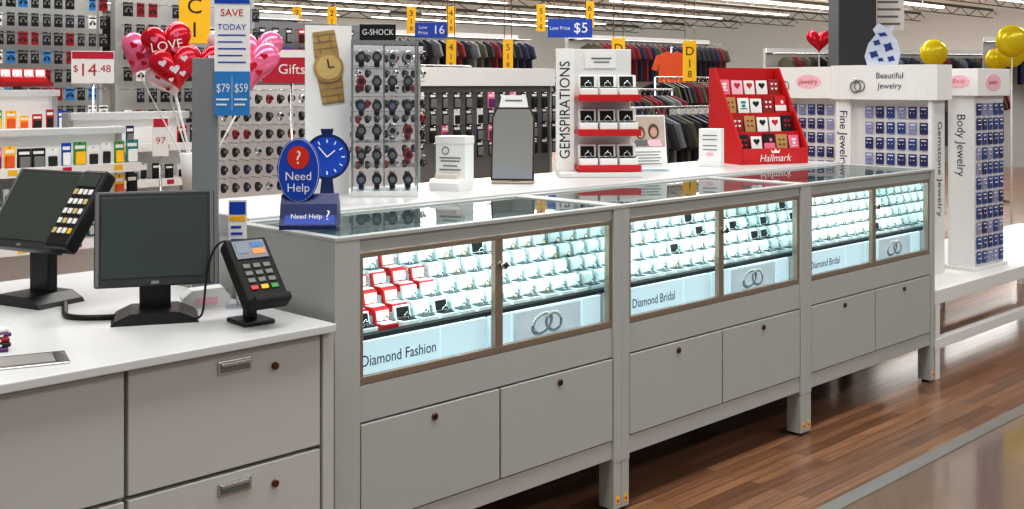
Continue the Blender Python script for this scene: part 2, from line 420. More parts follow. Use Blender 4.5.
# ------------------------------------------------------------ register monitors
def monitor(loc,rz,tilt,label,lift=.17,keypad=False):
    t=thing('register_monitor',label,'monitor',loc,rz)
    m=MB(); m.prism([(-.11,0),(.11,0),(.1,.012),(.06,.03),(-.06,.03),(-.1,.012)],-.085,.07,BLACK); m.make('base',t)
    m=MB(); m.box(-.04,.04,0,.035,.02,lift,BLACK,.006); m.cyl((-.05,.018,lift),(.05,.018,lift),.02,BLACK,14); m.make('stand',t)
    A=T(0,-.02,lift)@Rx(-tilt)
    m=MB(); w,h=.152,.125; zc=.0+.03
    m.box(-w,w,-.012,.02,zc-h+.02,zc+h+.02,mat('monitor_housing',(56,58,60),.4),.006,A)
    m.box(-w*.8,w*.8,.02,.05,zc-h*.7,zc+h*.7,BLACK,.01,A)
    m.box(-w+.003,-w+.012,-.014,-.012,zc+.02-h+.004,zc+.02+h-.004,GREYD,0,A); m.box(w-.012,w-.003,-.014,-.012,zc+.02-h+.004,zc+.02+h-.004,GREYD,0,A)
    m.box(-.01,.01,-.014,-.012,zc-h+.026,zc-h+.034,CHROME,0,A)
    m.make('housing',t)
    m=MB(); m.box(-w+.018,w-.018,-.0145,-.012,zc+.02-h+.024,zc+.02+h-.016,SCREEN,.001,A); m.make('screen',t,label='dark switched-off display screen')
    if keypad:
        B=A@T(w+.046,-.03,.045)@Rx(-4)@Matrix.Diagonal((.85,1,1.05,1))
        kp=bpy.data.objects.new('keypad',None); COL.objects.link(kp); kp.parent=t
        m=MB(); m.box(-.055,.055,-.02,.025,-.12,.115,BLACK,.01,B); m.box(-.08,-.05,.0,.02,-.04,.06,BLACK,.002,B); m.make('housing',kp)
        m=MB(); m.box(-.042,.042,-.023,-.02,.06,.1,SCREEN,.001,B); m.make('display',kp)
        for r in range(5):
            for c in range(4):
                m=MB(); m.box(-.043+c*.023,-.043+c*.023+.016,-.0235,-.02,.036-r*.029,.052-r*.029,YEL if r==4 and c==3 else (CARDW if (r+c)%4 else GOLDL),.0015,B); m.make('key',kp)
monitor((1.50,2.826,.83),-28,10,'black register monitor with dark screen on the counter',.165)
monitor((1.38,3.28,.83),-74,32,'black register monitor leaning back with keypad on its side',.22,True)
def reader(loc,rz,tilt,h,sc,label,lcd):
    t=thing('card_reader',label,'card reader',loc,rz)
    m=MB(); m.box(-.045,.045,-.05,.05,0,.012,BLACK,.004); m.make('base',t)
    m=MB(); m.box(-.014,.014,-.01,.02,.01,h,BLACK,.004); m.sph((0,0,h),.02,BLACK); m.make('stand',t)
    A=T(0,-.01,h)@Rx(-tilt)@Matrix.Scale(sc,4)
    m=MB(); m.box(-.052,.052,-.028,.01,-.085,.085,MBLACK,.008,A); m.box(-.045,.045,-.05,-.01,-.1,-.08,MBLACK,.006,A)
    m.make('housing',t)
    m=MB(); m.box(-.04,.04,-.031,-.028,.025,.075,lcd,.001,A); m.box(-.034,-.005,-.0318,-.031,.04,.068,mat('lcd_tile',(96,112,130),.4,emit=.2),0,A); m.box(.003,.034,-.0318,-.031,.055,.068,mat('lcd_tile2',(30,90,150),.4,emit=.3),0,A); m.box(.003,.034,-.0318,-.031,.036,.05,mat('lcd_tile3',(200,120,40),.4,emit=.3),0,A); m.make('screen',t,label='small dark display with lit icons')
    for r in range(4):
        for c in range(3):
            mm=GREYD
            if r==3: mm=(RED,YEL,GREEN)[c]
            m=MB(); m.box(-.034+c*.025,-.034+c*.025+.018,-.0315,-.028,-.0-r*.019,.012-r*.019,mm,.0015,A); m.make('key',t)
LCD=mat('reader_lcd',(44,54,66),.25,emit=.1)
reader((1.65,2.60,.83),-4,42,.125,1.15,'black card reader on a stand with coloured keys',LCD)
def cable(name,pts,r,label,cat='cable'):
    cu=bpy.data.curves.new(name,'CURVE'); cu.dimensions='3D'; cu.bevel_depth=r; cu.bevel_resolution=2
    sp=cu.splines.new('NURBS'); sp.points.add(len(pts)-1); sp.use_endpoint_u=True; sp.order_u=4
    for i,p in enumerate(pts): sp.points[i].co=(*p,1)
    cu.materials.append(BLACK)
    o=bpy.data.objects.new(name,cu); COL.objects.link(o)
    dg=bpy.context.evaluated_depsgraph_get(); me=bpy.data.meshes.new_from_object(o.evaluated_get(dg)); bpy.data.objects.remove(o)
    o=bpy.data.objects.new(name,me); COL.objects.link(o)
    tag(o,label,cat); return o
cable('cable',[(1.53,2.86,.835),(1.56,2.72,.834),(1.55,2.66,.84),(1.55,2.66,.96),(1.58,2.65,1.06),(1.63,2.64,1.04),(1.65,2.63,.97)],.003,'thin black cable looping from monitor to card reader')
cable('cable',[(1.42,3.2,.835),(1.36,3.05,.836),(1.30,2.98,.838),(1.38,2.9,.836),(1.46,2.88,.836)],.008,'thick coiled black cable lying on the counter')
t=thing('tissue_pack','small white and pink plastic pack on the counter','pack',(1.68,2.88,.83),-20)
m=MB(); m.prism([(-.06,0),(.06,0),(.065,.03),(.045,.055),(-.04,.05),(-.065,.03)],-.03,.03,CARDW); m.box(-.03,.03,-.032,-.03,.01,.03,LPINK); m.make('wrapper',t)
t=thing('metal_tray','thin brushed metal plate lying flat on counter','tray',(1.02,2.6,.83),-18)
m=MB(); m.box(-.16,.13,-.06,.06,0,.005,CHROME,.002); m.box(-.13,.1,-.045,.045,.005,.006,mat('plate_inner',(170,168,165),.35,.6)); m.make('plate',t)
for i in range(5):
    m=MB(); m.box(-.05,.05,-.035,.035,0,.009,(PURP,BLACK,DRED,PURP,CARDW)[i],.002); m.box(-.04,.03,-.0355,.0,.002,.007,CARDW)
    m.make('gift_card_pack',None,(1.035+.004*(i%2),2.76+.005*i,.83+.0095*i),-20+8*i,'thin purple and black card pack in a stack','package','card packs stacked on the counter')
t=thing('price_stand','small white price card stand with yellow and blue print','sign',(1.735,2.80,.83),-40)
m=MB(); m.box(-.03,.03,-.025,.025,0,.006,ACR); m.cyl((0,0,.006),(0,0,.16),.004,CHROME,8); m.make('stand',t)
m=MB(); m.box(-.025,.025,-.003,.003,.15,.30,CARDW); m.box(-.022,.022,-.0045,-.003,.26,.295,BLUE); m.box(-.022,.022,-.0045,-.003,.242,.255,YEL); m.box(-.022,.022,-.0045,-.003,.155,.17,BLUE)
for i in range(3): m.box(-.018,.018-.004*i,-.0045,-.003,.185+i*.018,.192+i*.018,BLUE)
m.make('card',t)
# post with poster
t=thing('sign_post','grey square sign post holding a tall price poster','sign',(1.775,3.04,.83),-36)
m=MB(); m.box(-.037,.037,-.02,.02,0,.70,mat('post_grey',(132,136,138),.5),.002); m.box(-.06,.06,-.05,.05,0,.01,GREYD); m.make('post',t)
m=MB(); px=.078; m.box(px-.05,px+.052,-.028,-.022,.53,.92,CARDW)
m.box(px-.05,px+.052,-.030,-.028,.53,.66,LBLUE); m.text('$79',.036,T(px-.025,-.031,.61),CARDW,.72); m.text('$59',.036,T(px+.027,-.031,.61),CARDW,.72); m.box(px,px+.001,-.0305,-.03,.545,.645,CARDW)
for i in range(2):
    m.box(px-.045+.052*i,px-.008+.052*i,-.031,-.03,.575,.580,CARDW); m.box(px-.045+.052*i,px-.014+.052*i,-.031,-.03,.56,.565,CARDW)
m.text('TODAY',.024,T(px,-.029,.79),BLUE); m.box(px-.05,px+.052,-.030,-.028,.86,.92,BLUE); m.text('SAVE',.03,T(px,-.029,.832),RED)
for i in range(5): m.box(px-.04,px+.04-.01*(i%2),-.029,-.028,.765-i*.02,.769-i*.02,BLUE)
m.make('poster',t)
# need help sign
t=thing('help_sign','blue oval help sign with red question mark joined to blue base','sign',(1.93,2.755,1.042),-42)
m=MB(); m.sideprism([(-.07,0),(.06,0),(.06,.03),(.045,.065),(.01,.095),(-.02,.095),(-.042,.07),(-.06,.03),(-.07,.012)],-.065,.095,NAVB); m.make('base',t)
m=MB(); m.box(-.05,.09,-.002,.0,0,.05,BLUE,0,T(0,-.067,.014)@Rx(-28)); m.text('Need Help',.02,T(.01,-.059,.036)@Rx(-28),CARDW); m.text('?',.042,T(.07,-.058,.038)@Rx(-28),CARDW); m.make('base_label',t)
m=MB(); C=T(-.015,-.03,.0)
m.prism(ell(.06,.092),-.006,.006,BLUE,C@T(0,0,.165)); m.prism(ell(.0575,.0895),-.0075,-.006,CARDW,C@T(0,0,.165)); m.prism(ell(.056,.088),-.009,-.0075,BLUE,C@T(0,0,.165))
m.prism(ell(.031,.033),-.0105,-.009,mat('sign_vermilion',(214,52,30),.4),C@T(0,0,.202)); m.text('?',.055,C@T(0,-.011,.2),CARDW); m.text('Need',.034,C@T(0,-.010,.148),CARDW); m.text('Help',.034,C@T(0,-.010,.115),CARDW); m.make('sign_disc',t)
# ------------------------------------------------------------ things on the back counter
ZB=1.05
def watch_proto(strap,face,label):
    t=thing('wristwatch',label,'watch',(0,0,0))
    m=MB(); m.torus((0,0,0),.024,.0045,strap,T(0,0,.03)@Matrix.Rotation(pi/2,4,'Y'),16,6,wz=2.2); m.make('strap',t)
    m=MB(); m.cyl((0,-.023,.034),(0,-.035,.036),.016,strap,16); m.cyl((0,-.035,.036),(0,-.037,.036),.0095,face,16); m.make('watch_face',t)
    return t
W1=watch_proto(BLACK,GREYD,'black strap wristwatch with grey face')
W2=watch_proto(NAVY,GREYD,'navy strap wristwatch with grey face')
W3=watch_proto(SILVER,BLACK,'silver band wristwatch with black face')
W4=watch_proto(DRED,BLACK,'dark red strap wristwatch with black face')
def place_watch(loc,rz,group,sc=1.0):
    P=random.choice([W1,W1,W2,W3,W1,W4,W1])
    o=dup(P,loc,(0,0,math.radians(rz)),scale=(sc,)*3); o['group']=group; return o
bx,by,rz=2.66,3.3,-38
t=thing('watch_tower','clear acrylic watch tower with shelves of dark watches','display case',(bx,by,ZB),rz)
m=MB(); m.box(-.12,.12,-.1,.1,0,.02,WHITE,.003); m.make('base',t)
m=MB(); m.box(-.12,.12,-.1,.1,.55,.558,ACR); m.box(-.12,.12,-.103,-.098,.545,.56,CHROME); m.make('top',t)
m=MB(); m.box(-.09,.04,-.06,-.05,.558,.62,BLACK,.002); m.text('G-SHOCK',.03,T(-.025,-.0605,.59),CARDW,.85); m.make('header',t)
m=MB()
for sx in(-.117,.117):
    for sy in(-.097,.097): m.box(sx-.003,sx+.003,sy-.003,sy+.003,.02,.55,CHROME)
m.box(-.003,.003,.09,.096,.02,.55,CHROME); m.make('frame',t)
NS=6; DZ=.53/NS
for i in range(NS-1):
    m=MB(); m.box(-.114,.114,-.09,.09,.016+DZ*(i+1),.02+DZ*(i+1),ACR); m.make('shelf',t)
for nm,q in (('glass_panel',[(-.117,-.1,.02),(.117,-.1,.02),(.117,-.1,.55),(-.117,-.1,.55)]),('glass_panel',[(-.12,-.097,.02),(-.12,.097,.02),(-.12,.097,.55),(-.12,-.097,.55)]),('glass_panel',[(.12,-.097,.02),(.12,.097,.02),(.12,.097,.55),(.12,-.097,.55)])):
    m=MB(); m.quad(q,ACR); m.make(nm,t)
R=Rz(rz)
for i in range(NS):
    for j in range(4):
        for k in range(2):
            p=R@Vector((-.084+.056*j,-.045+.08*k,0))
            place_watch((bx+p.x,by+p.y,ZB+.02+DZ*i),rz,'watches in the acrylic tower',1.1)
t=thing('watch_poster','white board with large gold bracelet watch picture','poster',(2.54,3.48,ZB),-30)
m=MB(); m.prism([(-.085,0),(.075,0),(.085,.62),(-.085,.62)],-.01,.01,CARDW); m.make('board',t)
m=MB(); A=T(0,0,.46)@Ry(-8)@T(0,0,-.46)
m.prism([(-.04,.33),(.04,.33),(.045,.4),(.045,.53),(.04,.6),(-.04,.6),(-.045,.53),(-.045,.4)],-.014,-.01,GOLDP,A); m.cyl((0,-.02,.465),(0,-.01,.465),.055,GOLDP,24,None,A); m.cyl((0,-.022,.465),(0,-.02,.465),.045,GOLDL,24,None,A)
for i in range(11): m.box(-.042,.042,-.0155,-.014,.335+i*.025,.338+i*.025,BRONZE,0,A)
for s_ in (-.02,.02): m.box(s_-.001,s_+.001,-.0155,-.014,.33,.6,BRONZE,0,A)
m.box(-.002,.002,-.024,-.022,.465,.495,INK,0,A); m.box(0,.02,-.024,-.022,.463,.467,INK,0,A)
m.make('watch_picture',t)
t=thing('giant_watch_display','oversized blue wristwatch shaped clock on stand','clock',(2.345,3.22,ZB),-36)
m=MB(); m.box(-.03,.03,-.03,.03,0,.006,NAVB,.002); m.prism([(-.026,.006),(.026,.006),(.018,.09),(.018,.23),(.022,.25),(-.022,.25),(-.018,.23),(-.018,.09)],.006,.012,NAVB); m.make('strap',t)
m=MB(); m.cyl((0,-.012,.155),(0,.012,.155),.078,NAVB,32); m.make('watch_case',t)
m=MB(); m.cyl((0,-.015,.155),(0,-.012,.155),.068,BLUE,32)
for i in range(12):
    m.box(-.002,.002,-.0165,-.015,.048,.06,CARDW,0,T(0,0,.155)@Matrix.Rotation(i*pi/6,4,'Y'))
m.box(-.002,.002,-.018,-.0165,0,.035,CARDW,0,T(0,0,.155)@Ry(50)); m.box(-.002,.002,-.018,-.0165,0,.045,CARDW,0,T(0,0,.155)@Ry(-40)); m.make('dial',t,label='blue dial with white hands')
# leaflet box
t=thing('leaflet_box','white cardboard leaflet carton with tray and printed front','box',(2.96,3.26,ZB),-68)
m=MB(); m.box(-.062,.062,-.02,.06,.0,.19,CARDW,.002); m.sideprism([(-.075,0),(-.02,0),(-.02,.045),(-.068,.045),(-.078,.03)],-.062,.062,CARDW); m.box(-.064,.064,-.022,.062,.175,.205,CARDW,.002); m.make('body',t)
m=MB(); m.torus((0,0,0),.014,.002,GREYD,T(-.02,-.021,.15)@RX,12,4)
for i,(w_,z) in enumerate(((.045,.12),(.04,.108),(.03,.09),(.045,.075))): m.box(-w_,w_,-.0215,-.02,z,z+.005,PEG)
m.box(-.064,-.0625,.0,.045,.1,.106,PEG); m.box(-.064,-.0625,.0,.045,.12,.126,PEG)
m.make('print',t)
m=MB(); m.box(-.045,.045,-.06,-.03,.01,.062,mat('leaflet_paper',(214,204,190),.6),.001); m.make('leaflets',t)
# mirror
t=thing('countertop_mirror','tilted rectangular countertop mirror with white header','mirror',(3.33,3.3,ZB),-52)
m=MB(); m.box(-.085,.085,-.05,.07,0,.010,BRONZE,.003); m.cyl((0,.06,.01),(0,.045,.2),.006,BRONZE,8); m.make('base',t)
A=T(0,-.03,.012)@Rx(-9); m=MB()
m.prism([(-.088,0),(.088,0),(.088,.26),(.07,.30),(-.07,.30),(-.088,.26)],-.004,.008,mat('mirror_frame_dark',(70,60,52),.4,.5),A); m.make('frame',t)
m=MB(); m.prism([(-.081,.008),(.081,.008),(.081,.257),(.066,.292),(-.066,.292),(-.081,.257)],-.006,-.004,MIRR,A); m.make('mirror_glass',t)
m=MB(); m.prism([(-.06,.30),(.06,.30),(.05,.35),(-.05,.35)],-.004,.004,CARDW,A); m.box(-.035,.035,-.0055,-.004,.325,.331,GREYD,0,A); m.make('header',t)
# gemspirations stand
gx,gy,gr=3.86,3.3,-40
t=thing('gem_display_stand','white display stand with red shelves of jewelry boxes','display stand',(gx,gy,ZB),gr)
m=MB(); m.box(-.18,.18,-.1,.08,0,.022,WHITE,.004); m.make('base',t)
m=MB(); m.box(-.105,.16,.06,.08,.022,.56,WHITE,.003); m.make('back_panel',t)
m=MB(); m.box(-.185,-.105,.0,.02,.022,.56,CARDW,.002)
m.text('GEMSPIRATIONS',.066,T(-.145,-.001,.29)@Ry(-90),INK,.88); m.make('side_sign',t)
m=MB(); m.box(-.05,.09,.055,.06,.475,.545,CARDW); m.box(-.02,.07,.053,.055,.515,.522,GREYD); m.box(-.01,.06,.053,.055,.50,.505,GREYD); m.make('header_card',t)
R=Rz(gr)
for i,z in enumerate((.03,.185,.335)):
    m=MB(); m.box(-.1,.175,-.09,.06,z,z+.018,RED,.003); m.box(-.1,.175,-.096,-.088,z-.006,z+.024,RED,.002); m.make('shelf',t)
    for r in range(2):
      for j in range(3):
        p=R@Vector((-.052+.086*j+.02*r,-.055+.072*r,0))
        o=dup(P_dark,(gx+p.x,gy+p.y,ZB+z+.018),(0,0,math.radians(gr)),scale=(1.75,1.4,1.7)); o['group']='boxes on the red shelves'
# brochure frame
t=thing('brochure_frame','clear acrylic frame with portrait leaflet of two people','picture frame',(4.25,3.32,ZB),-32)
A=Rx(-10); m=MB(); m.box(-.1,.1,-.004,.004,0,.27,ACR,0,A); m.box(-.1,.1,-.05,.05,0,.004,ACR); m.make('holder',t)
m=MB(); m.box(-.09,.09,-.0065,-.005,.015,.262,CARDW,0,A); m.box(-.085,.085,-.0075,-.0065,.11,.255,PHOTO,0,A)
SK=mat('printed_skin',(196,156,138),.6); HR=mat('printed_hair',(96,70,54),.7)
for (cx,cz,k_) in ((.03,.185,1.0),(-.035,.178,.85)):
    m.prism(ell(.027*k_,.036*k_,20,cx,cz),-.0085,-.0075,HR,A); m.prism(ell(.017*k_,.023*k_,20,cx,cz-.004),-.0095,-.0085,SK,A)
    m.prism([(cx-.04,.115),(cx+.04,.115),(cx+.028,.145),(cx-.028,.145)],-.0085,-.0075,LPINK if k_==1 else GREYD,A)
for i in range(5): m.box(-.075,.06-.01*(i%2),-.008,-.0065,.03+i*.014,.034+i*.014,GREYD,0,A)
m.make('leaflet',t)
t=thing('small_leaflet_box','small white card carton with grey printed text','box',(4.72,3.3,ZB),-68)
m=MB(); m.box(-.055,.055,-.035,.035,0,.185,CARDW,.002); m.box(-.057,.057,-.05,-.033,0,.035,CARDW,.002); m.make('body',t)
m=MB()
for z in (.15,.13,.1,.08): m.box(-.035,.035,-.0365,-.035,z,z+.005,PEG)
m.prism(ell(.02,.01,16,0,.06),-.0365,-.035,LPINK)
m.make('print',t)
# red greeting-card stand
hx,hy,hr=5.13,3.3,-22
t=thing('greeting_card_stand','red cardboard stand filled with small greeting cards','display stand',(hx,hy,ZB),hr)
HW=.195
m=MB(); pr=[(-.15,0),(.14,0),(.14,.49),(.09,.49),(-.15,.09)]
m.sideprism(pr,-HW-.01,-HW,RED); m.sideprism(pr,HW,HW+.01,RED); m.box(-HW,HW,.13,.14,0,.49,RED); m.box(-HW,HW,-.155,-.145,0,.08,RED,.002)
m.make('frame',t)
m=MB(); n=4
for i in range(n):
    y0=-.14+.058*i; z0=.055+.095*i
    m.box(-HW,HW,y0,y0+.058,z0-.04,z0,DRED); m.box(-HW,HW,y0-.003,y0,z0-.06,z0+.012,RED)
m.make('tiers',t)
m=MB(); m.text('Hallmark',.052,T(0,-.157,.030),CARDW,1.0,.22); m.prism([(-.022,.056),(.022,.056),(.028,.074),(.012,.064),(0,.078),(-.012,.064),(-.028,.074)],-.157,-.155,CARDW); m.make('lettering',t)
R=Rz(hr); pal=[CARDW,BROWN,DRED,INK,CARDW,PINK,INK,RED,LPINK,CARDW,GOLDP]
cardp=[]
for c_ in range(len(pal)):
    hh_=.085+.004*(c_%4)
    m=MB(); m.box(-.033,.033,-.003,.003,0,hh_,pal[c_],.001); a=(RED,CARDW,CARDW,PINK,INK,CARDW,RED,CARDW,MAG,TEAL,DRED)[c_]
    if c_%4==0: m.prism([(x*.02,z*.02+.055) for x,z in heart_pts(20)],-.0045,-.003,a)
    elif c_%4==1:
        m.box(-.02,.02,-.0045,-.003,.03,.036,a); m.box(-.014,.014,-.0045,-.003,.06,.072,a); m.prism(ell(.012,.008,12,0,.048),-.0045,-.003,a)
    elif c_%4==2:
        for q in range(4): m.prism([(x*.008+(-.012+.024*(q%2)),z*.008+.04+.025*(q//2)) for x,z in heart_pts(14)],-.0045,-.003,a)
    else: m.box(-.033,.033,-.0045,-.003,.02,.05,a); m.prism(ell(.008,.01,12,.01,.066),-.0045,-.003,a)
    cardp.append(m.make('greeting_card',label='small printed greeting card in the red stand',cat='greeting card'))
for i in range(n):
    y0=-.14+.058*i+.03; z0=.055+.095*i
    for j in range(5):
        p=R@Vector((-.155+.077*j,y0,0))
        o=dup(random.choice(cardp),(hx+p.x,hy+p.y,ZB+z0),(math.radians(-10),0,math.radians(hr+random.uniform(-5,5)))); o['group']='greeting cards in the red stand'
for o in cardp: kill(o)
# ------------------------------------------------------------ packs
def pack(c,body,label):
    m=MB(); m.box(-.04,.04,-.002,.002,0,.14,c,.0005); m.box(-.03,.03,-.02,-.002,.012,.085,body,.005); m.box(-.03,.03,-.003,-.002,.1,.12,CARDW); m.cyl((0,-.003,.131),(0,.003,.131),.005,MBLACK,8)
    return m.make('hanging_pack',label=label,cat='package')
def hpack(c,ear,label):
    m=MB(); m.box(-.05,.05,-.002,.002,0,.14,c,.0005); m.torus((0,0,0),.026,.005,ear,T(0,-.01,.055)@RX,14,5,pi); m.cyl((-.026,-.016,.05),(-.026,-.002,.05),.013,ear,10); m.cyl((.026,-.016,.05),(.026,-.002,.05),.013,ear,10); m.box(-.045,.045,-.003,-.002,.105,.122,ear)
    return m.make('headphone_pack',label=label,cat='headphones')
def jcard(c,label):
    m=MB(); m.box(-.023,.023,-.0015,.0015,0,.062,c,.0005); m.sph((-.009,-.004,.028),.005,SILVER,seg=6); m.sph((.009,-.004,.028),.005,SILVER,seg=6); m.box(-.014,.014,-.0025,-.0015,.047,.053,CARDW)
    return m.make('jewelry_card',label=label,cat='jewelry card')
J1=jcard(mat('card_indigo',(46,48,104),.5),'indigo jewelry card with silver earrings')
J2=jcard(mat('card_blue',(52,72,140),.5),'blue jewelry card with silver earrings')
J3=jcard(mat('card_lilac',(150,150,190),.5),'pale lilac jewelry card with silver earrings')
H={'hb':hpack(MBLACK,GREYD,'black boxed headphones on a hook'),'hw':hpack(CARDW,BLACK,'white carded pack of black headphones'),'hr':hpack(DRED,CHAR,'red carded pack of dark headphones'),'hg':hpack(CHAR,PEG,'charcoal carded pack of grey headphones'),'hc':hpack(LBLUE,BLACK,'blue carded pack of black headphones')}
PK={'black':pack(MBLACK,GREYD,'black carded accessory pack on display'),
'char':pack(CHAR,MBLACK,'dark blister pack with white label'),
'blue':pack(BLUE,CARDW,'blue carded accessory pack on display'),
'red':pack(RED,MBLACK,'red carded accessory pack on display'),
'white':pack(CARDW,BLACK,'white carded pack with black product'),
'green':pack(GREEN,YEL,'green and yellow carded pack'),
'yellow':pack(YEL,ORNG,'yellow and orange carded pack'),
'pink':pack(PINK,PURP,'pink and purple carded pack'),
'teal':pack(TEAL,CARDW,'teal carded pack with white blister'),
'navy':pack(NAVY,GREYD,'navy carded pack with grey blister')}
PK.update(H)
def fixture(loc,rz,w,h,rows,cols,names,label,group,z0,z1,sc=1.0,shelf=False,header=None,hh=.12,back=WHITE,fill=.94,watches=False,sy=None):
    t=thing('merchandise_rack',label,'display rack',loc,rz)
    m=MB(); m.box(-w/2,w/2,-.22,.12,0,.12,WHITE,.003); m.make('base',t)
    m=MB(); m.box(-w/2+.02,w/2-.02,.05,.09,.12,h,back)
    dz=(z1-z0)/max(1,rows-1) if rows>1 else 0
    items=[]
    for r in range(rows):
        z=z0+dz*r
        for c in range(cols):
            x=-w/2+w*(c+.5)/cols
            items.append((x,z))
            if not shelf: m.cyl((x,.05,z+.131*sc),(x,-.1,z+.131*sc),.003,CHROME,5)
    m.make('back_panel',t)
    for s_ in (-w/2,w/2-.03):
        m=MB(); m.box(s_,s_+.03,.04,.12,.12,h,GREY,.002); m.make('upright',t)
    if shelf:
        for r in range(rows):
            z=z0+dz*r; ex=.05*(rows-1-r)
            m=MB(); m.box(-w/2+.03,w/2-.03,-.2-ex,.05,z-.02,z,WHITE,.002); m.box(-w/2+.03,w/2-.03,-.205-ex,-.198-ex,z-.03,z+.012,CARDW)
            for q in range(int(w/.12)): m.box(-w/2+.06+q*.12,-w/2+.10+q*.12,-.207-ex,-.205-ex,z-.02,z+.005,(CARDW,YEL,CARDW,MAG)[q%4])
            m.make('shelf',t)
    if header:
        m=MB(); m.box(-w/2,w/2,.0,.03,h-hh,h,header[0],.002)
        if header[1]: m.text(header[1],hh*.6,T(0,-.001,h-hh/2),header[2])
        m.make('header',t)
    R=Rz(rz)
    for x,z in items:
        if random.random()>fill: continue
        yy=-.12 if shelf else -.06
        p=R@Vector((x,yy,0))
        L=(loc[0]+p.x,loc[1]+p.y,loc[2]+z)
        if watches: place_watch(L,rz,group,sc*1.6)
        else:
            s2=sc*random.uniform(.75,1.05)
            nm=random.choice(names); sz=sc*(sy or 1)*(1 if not shelf else random.uniform(.7,1.1))
            o=dup(PK[nm],L,(0,0,math.radians(rz)),scale=(s2,s2,sz)); o['group']=group
    return t
dk=['black','char','char','black','black','blue','white','char','red']
mx=['green','yellow','pink','teal','red','blue','white','black','char','navy']
fixture((2.2,5.2,0),0,.82,1.25,3,13,mx,'white shelf rack with colourful hanging packs','colourful packs on the low shelves',.76,1.08,.75,True,(COUNTER,None,None),.03)
fixture((3.05,6.0,0),0,.7,1.3,3,9,['black','white','char','white','navy','red'],'white shelf rack with black and white packs','dark packs on the white shelves',.74,1.12,.75,True,(COUNTER,None,None),.04)
fixture((3.4,8.1,0),0,1.0,2.15,9,12,['hb','hb','hg','hw','hr','hc'],'tall white rack of headphone packs','headphone packs on the tall rack',.95,1.99,.66,False,None,.1,GREY)
fixture((4.6,8.1,0),0,1.2,2.15,7,12,['hb','hg','hb','hw','hr'],'tall rack of boxed headphones beside another rack','headphone packs on the tall rack',1.0,1.96,.75,False,None,.1,GREY)
fixture((2.85,7.1,0),0,.55,1.42,2,7,mx,'narrow white shelf rack with mixed small packs','mixed packs on the narrow shelves',.95,1.18,.8,True,(COUNTER,None,None),.04)
fixture((6.6,10.0,0),0,2.7,2.1,6,17,dk+['navy'],'tall rack of carded packs with grey pegboard','packs on the far pegboard',.9,1.88,1.1,False,None,.1,PEG)
fixture((3.75,5.7,0),-12,.8,1.45,6,12,[],'white pegboard rack of hanging wristwatches','watches on the white pegboard',.84,1.34,.62,False,None,.1,WHITE,.95,True)
fixture((4.98,6.2,0),-15,.62,1.72,8,9,[],'white watch rack behind the counter','watches on the tall rack',.88,1.6,.62,False,(WHITE,None,None),.05,WHITE,.9,True)
fixture((7.6,8.2,0),0,2.6,1.62,4,17,['char','black','navy','black','char','pink','white'],'long white rack with wide blank header','packs on the long white rack',.75,1.22,1.15,False,(WHITE,None,None),.18,GREYD,.95)
fixture((9.9,6.7,0),0,1.7,1.22,1,15,['char','red','blue','black','white','teal'],'low white shelf rack standing before clothing','packs on the low white rack',1.0,1.0,1.0,True,(WHITE,None,None),.05)
def pricesign(loc,rz,w,h,c,txt,tc,label,rod=None,sup=None,ts=None):
    t=thing('price_sign',label,'sign',loc,rz)
    m=MB(); m.box(-w/2,w/2,-.005,.005,-h/2,h/2,c,.001); m.text(txt,(ts or h*.5),T(-.03 if sup else 0,-.006,-h*.1),tc)
    if sup: m.text(sup,h*.32,T(w*.27,-.006,-.01),tc); m.text('$',h*.3,T(-w*.4,-.006,-.01),tc)
    m.make('panel',t)
    m=MB(); m.box(-w/2+.004,w/2-.004,-.0062,-.005,h*.26,h*.48,MAG if c is CARDW else CARDW); m.make('top_band',t)
    if rod: m=MB(); m.cyl((0,.008,-rod),(0,.008,-h/2+.02),.008,CHROME,8); m.cyl((0,.008,-rod),(0,.008,-rod+.015),.08,CHROME,14); m.make('pole',t)
pricesign((3.22,6.85,1.56),-24,.25,.20,CARDW,'14',MAG,'white price sign with magenta number above the rack',1.56,'.48',.11)
pricesign((3.52,5.15,1.55),-30,.30,.18,MAG,'Gifts',CARDW,'red price sign above the watch rack',1.55,None,.075)
pricesign((2.95,5.5,1.18),-24,.08,.2,CARDW,'97',MAG,'slim price tag sign beside the shelves',1.18,None,.05)
t=thing('display_shelf','narrow red shelf stand carrying open boxes','shelf',(3.02,7.5,1.44),0)
m=MB(); m.box(-.2,.2,-.08,.08,0,.03,DRED,.002); m.make('board',t)
m=MB(); m.box(-.02,.02,-.02,.02,-1.44,0,GREYD); m.box(-.15,.15,-.12,.12,-1.44,-1.42,GREYD); m.make('bracket',t)
for i in range(5):
    o=dup(P_red,(2.87+.075*i,7.5,1.47),(0,0,-.3),scale=(1.6,)*3); o['group']='red boxes on the upper shelf'
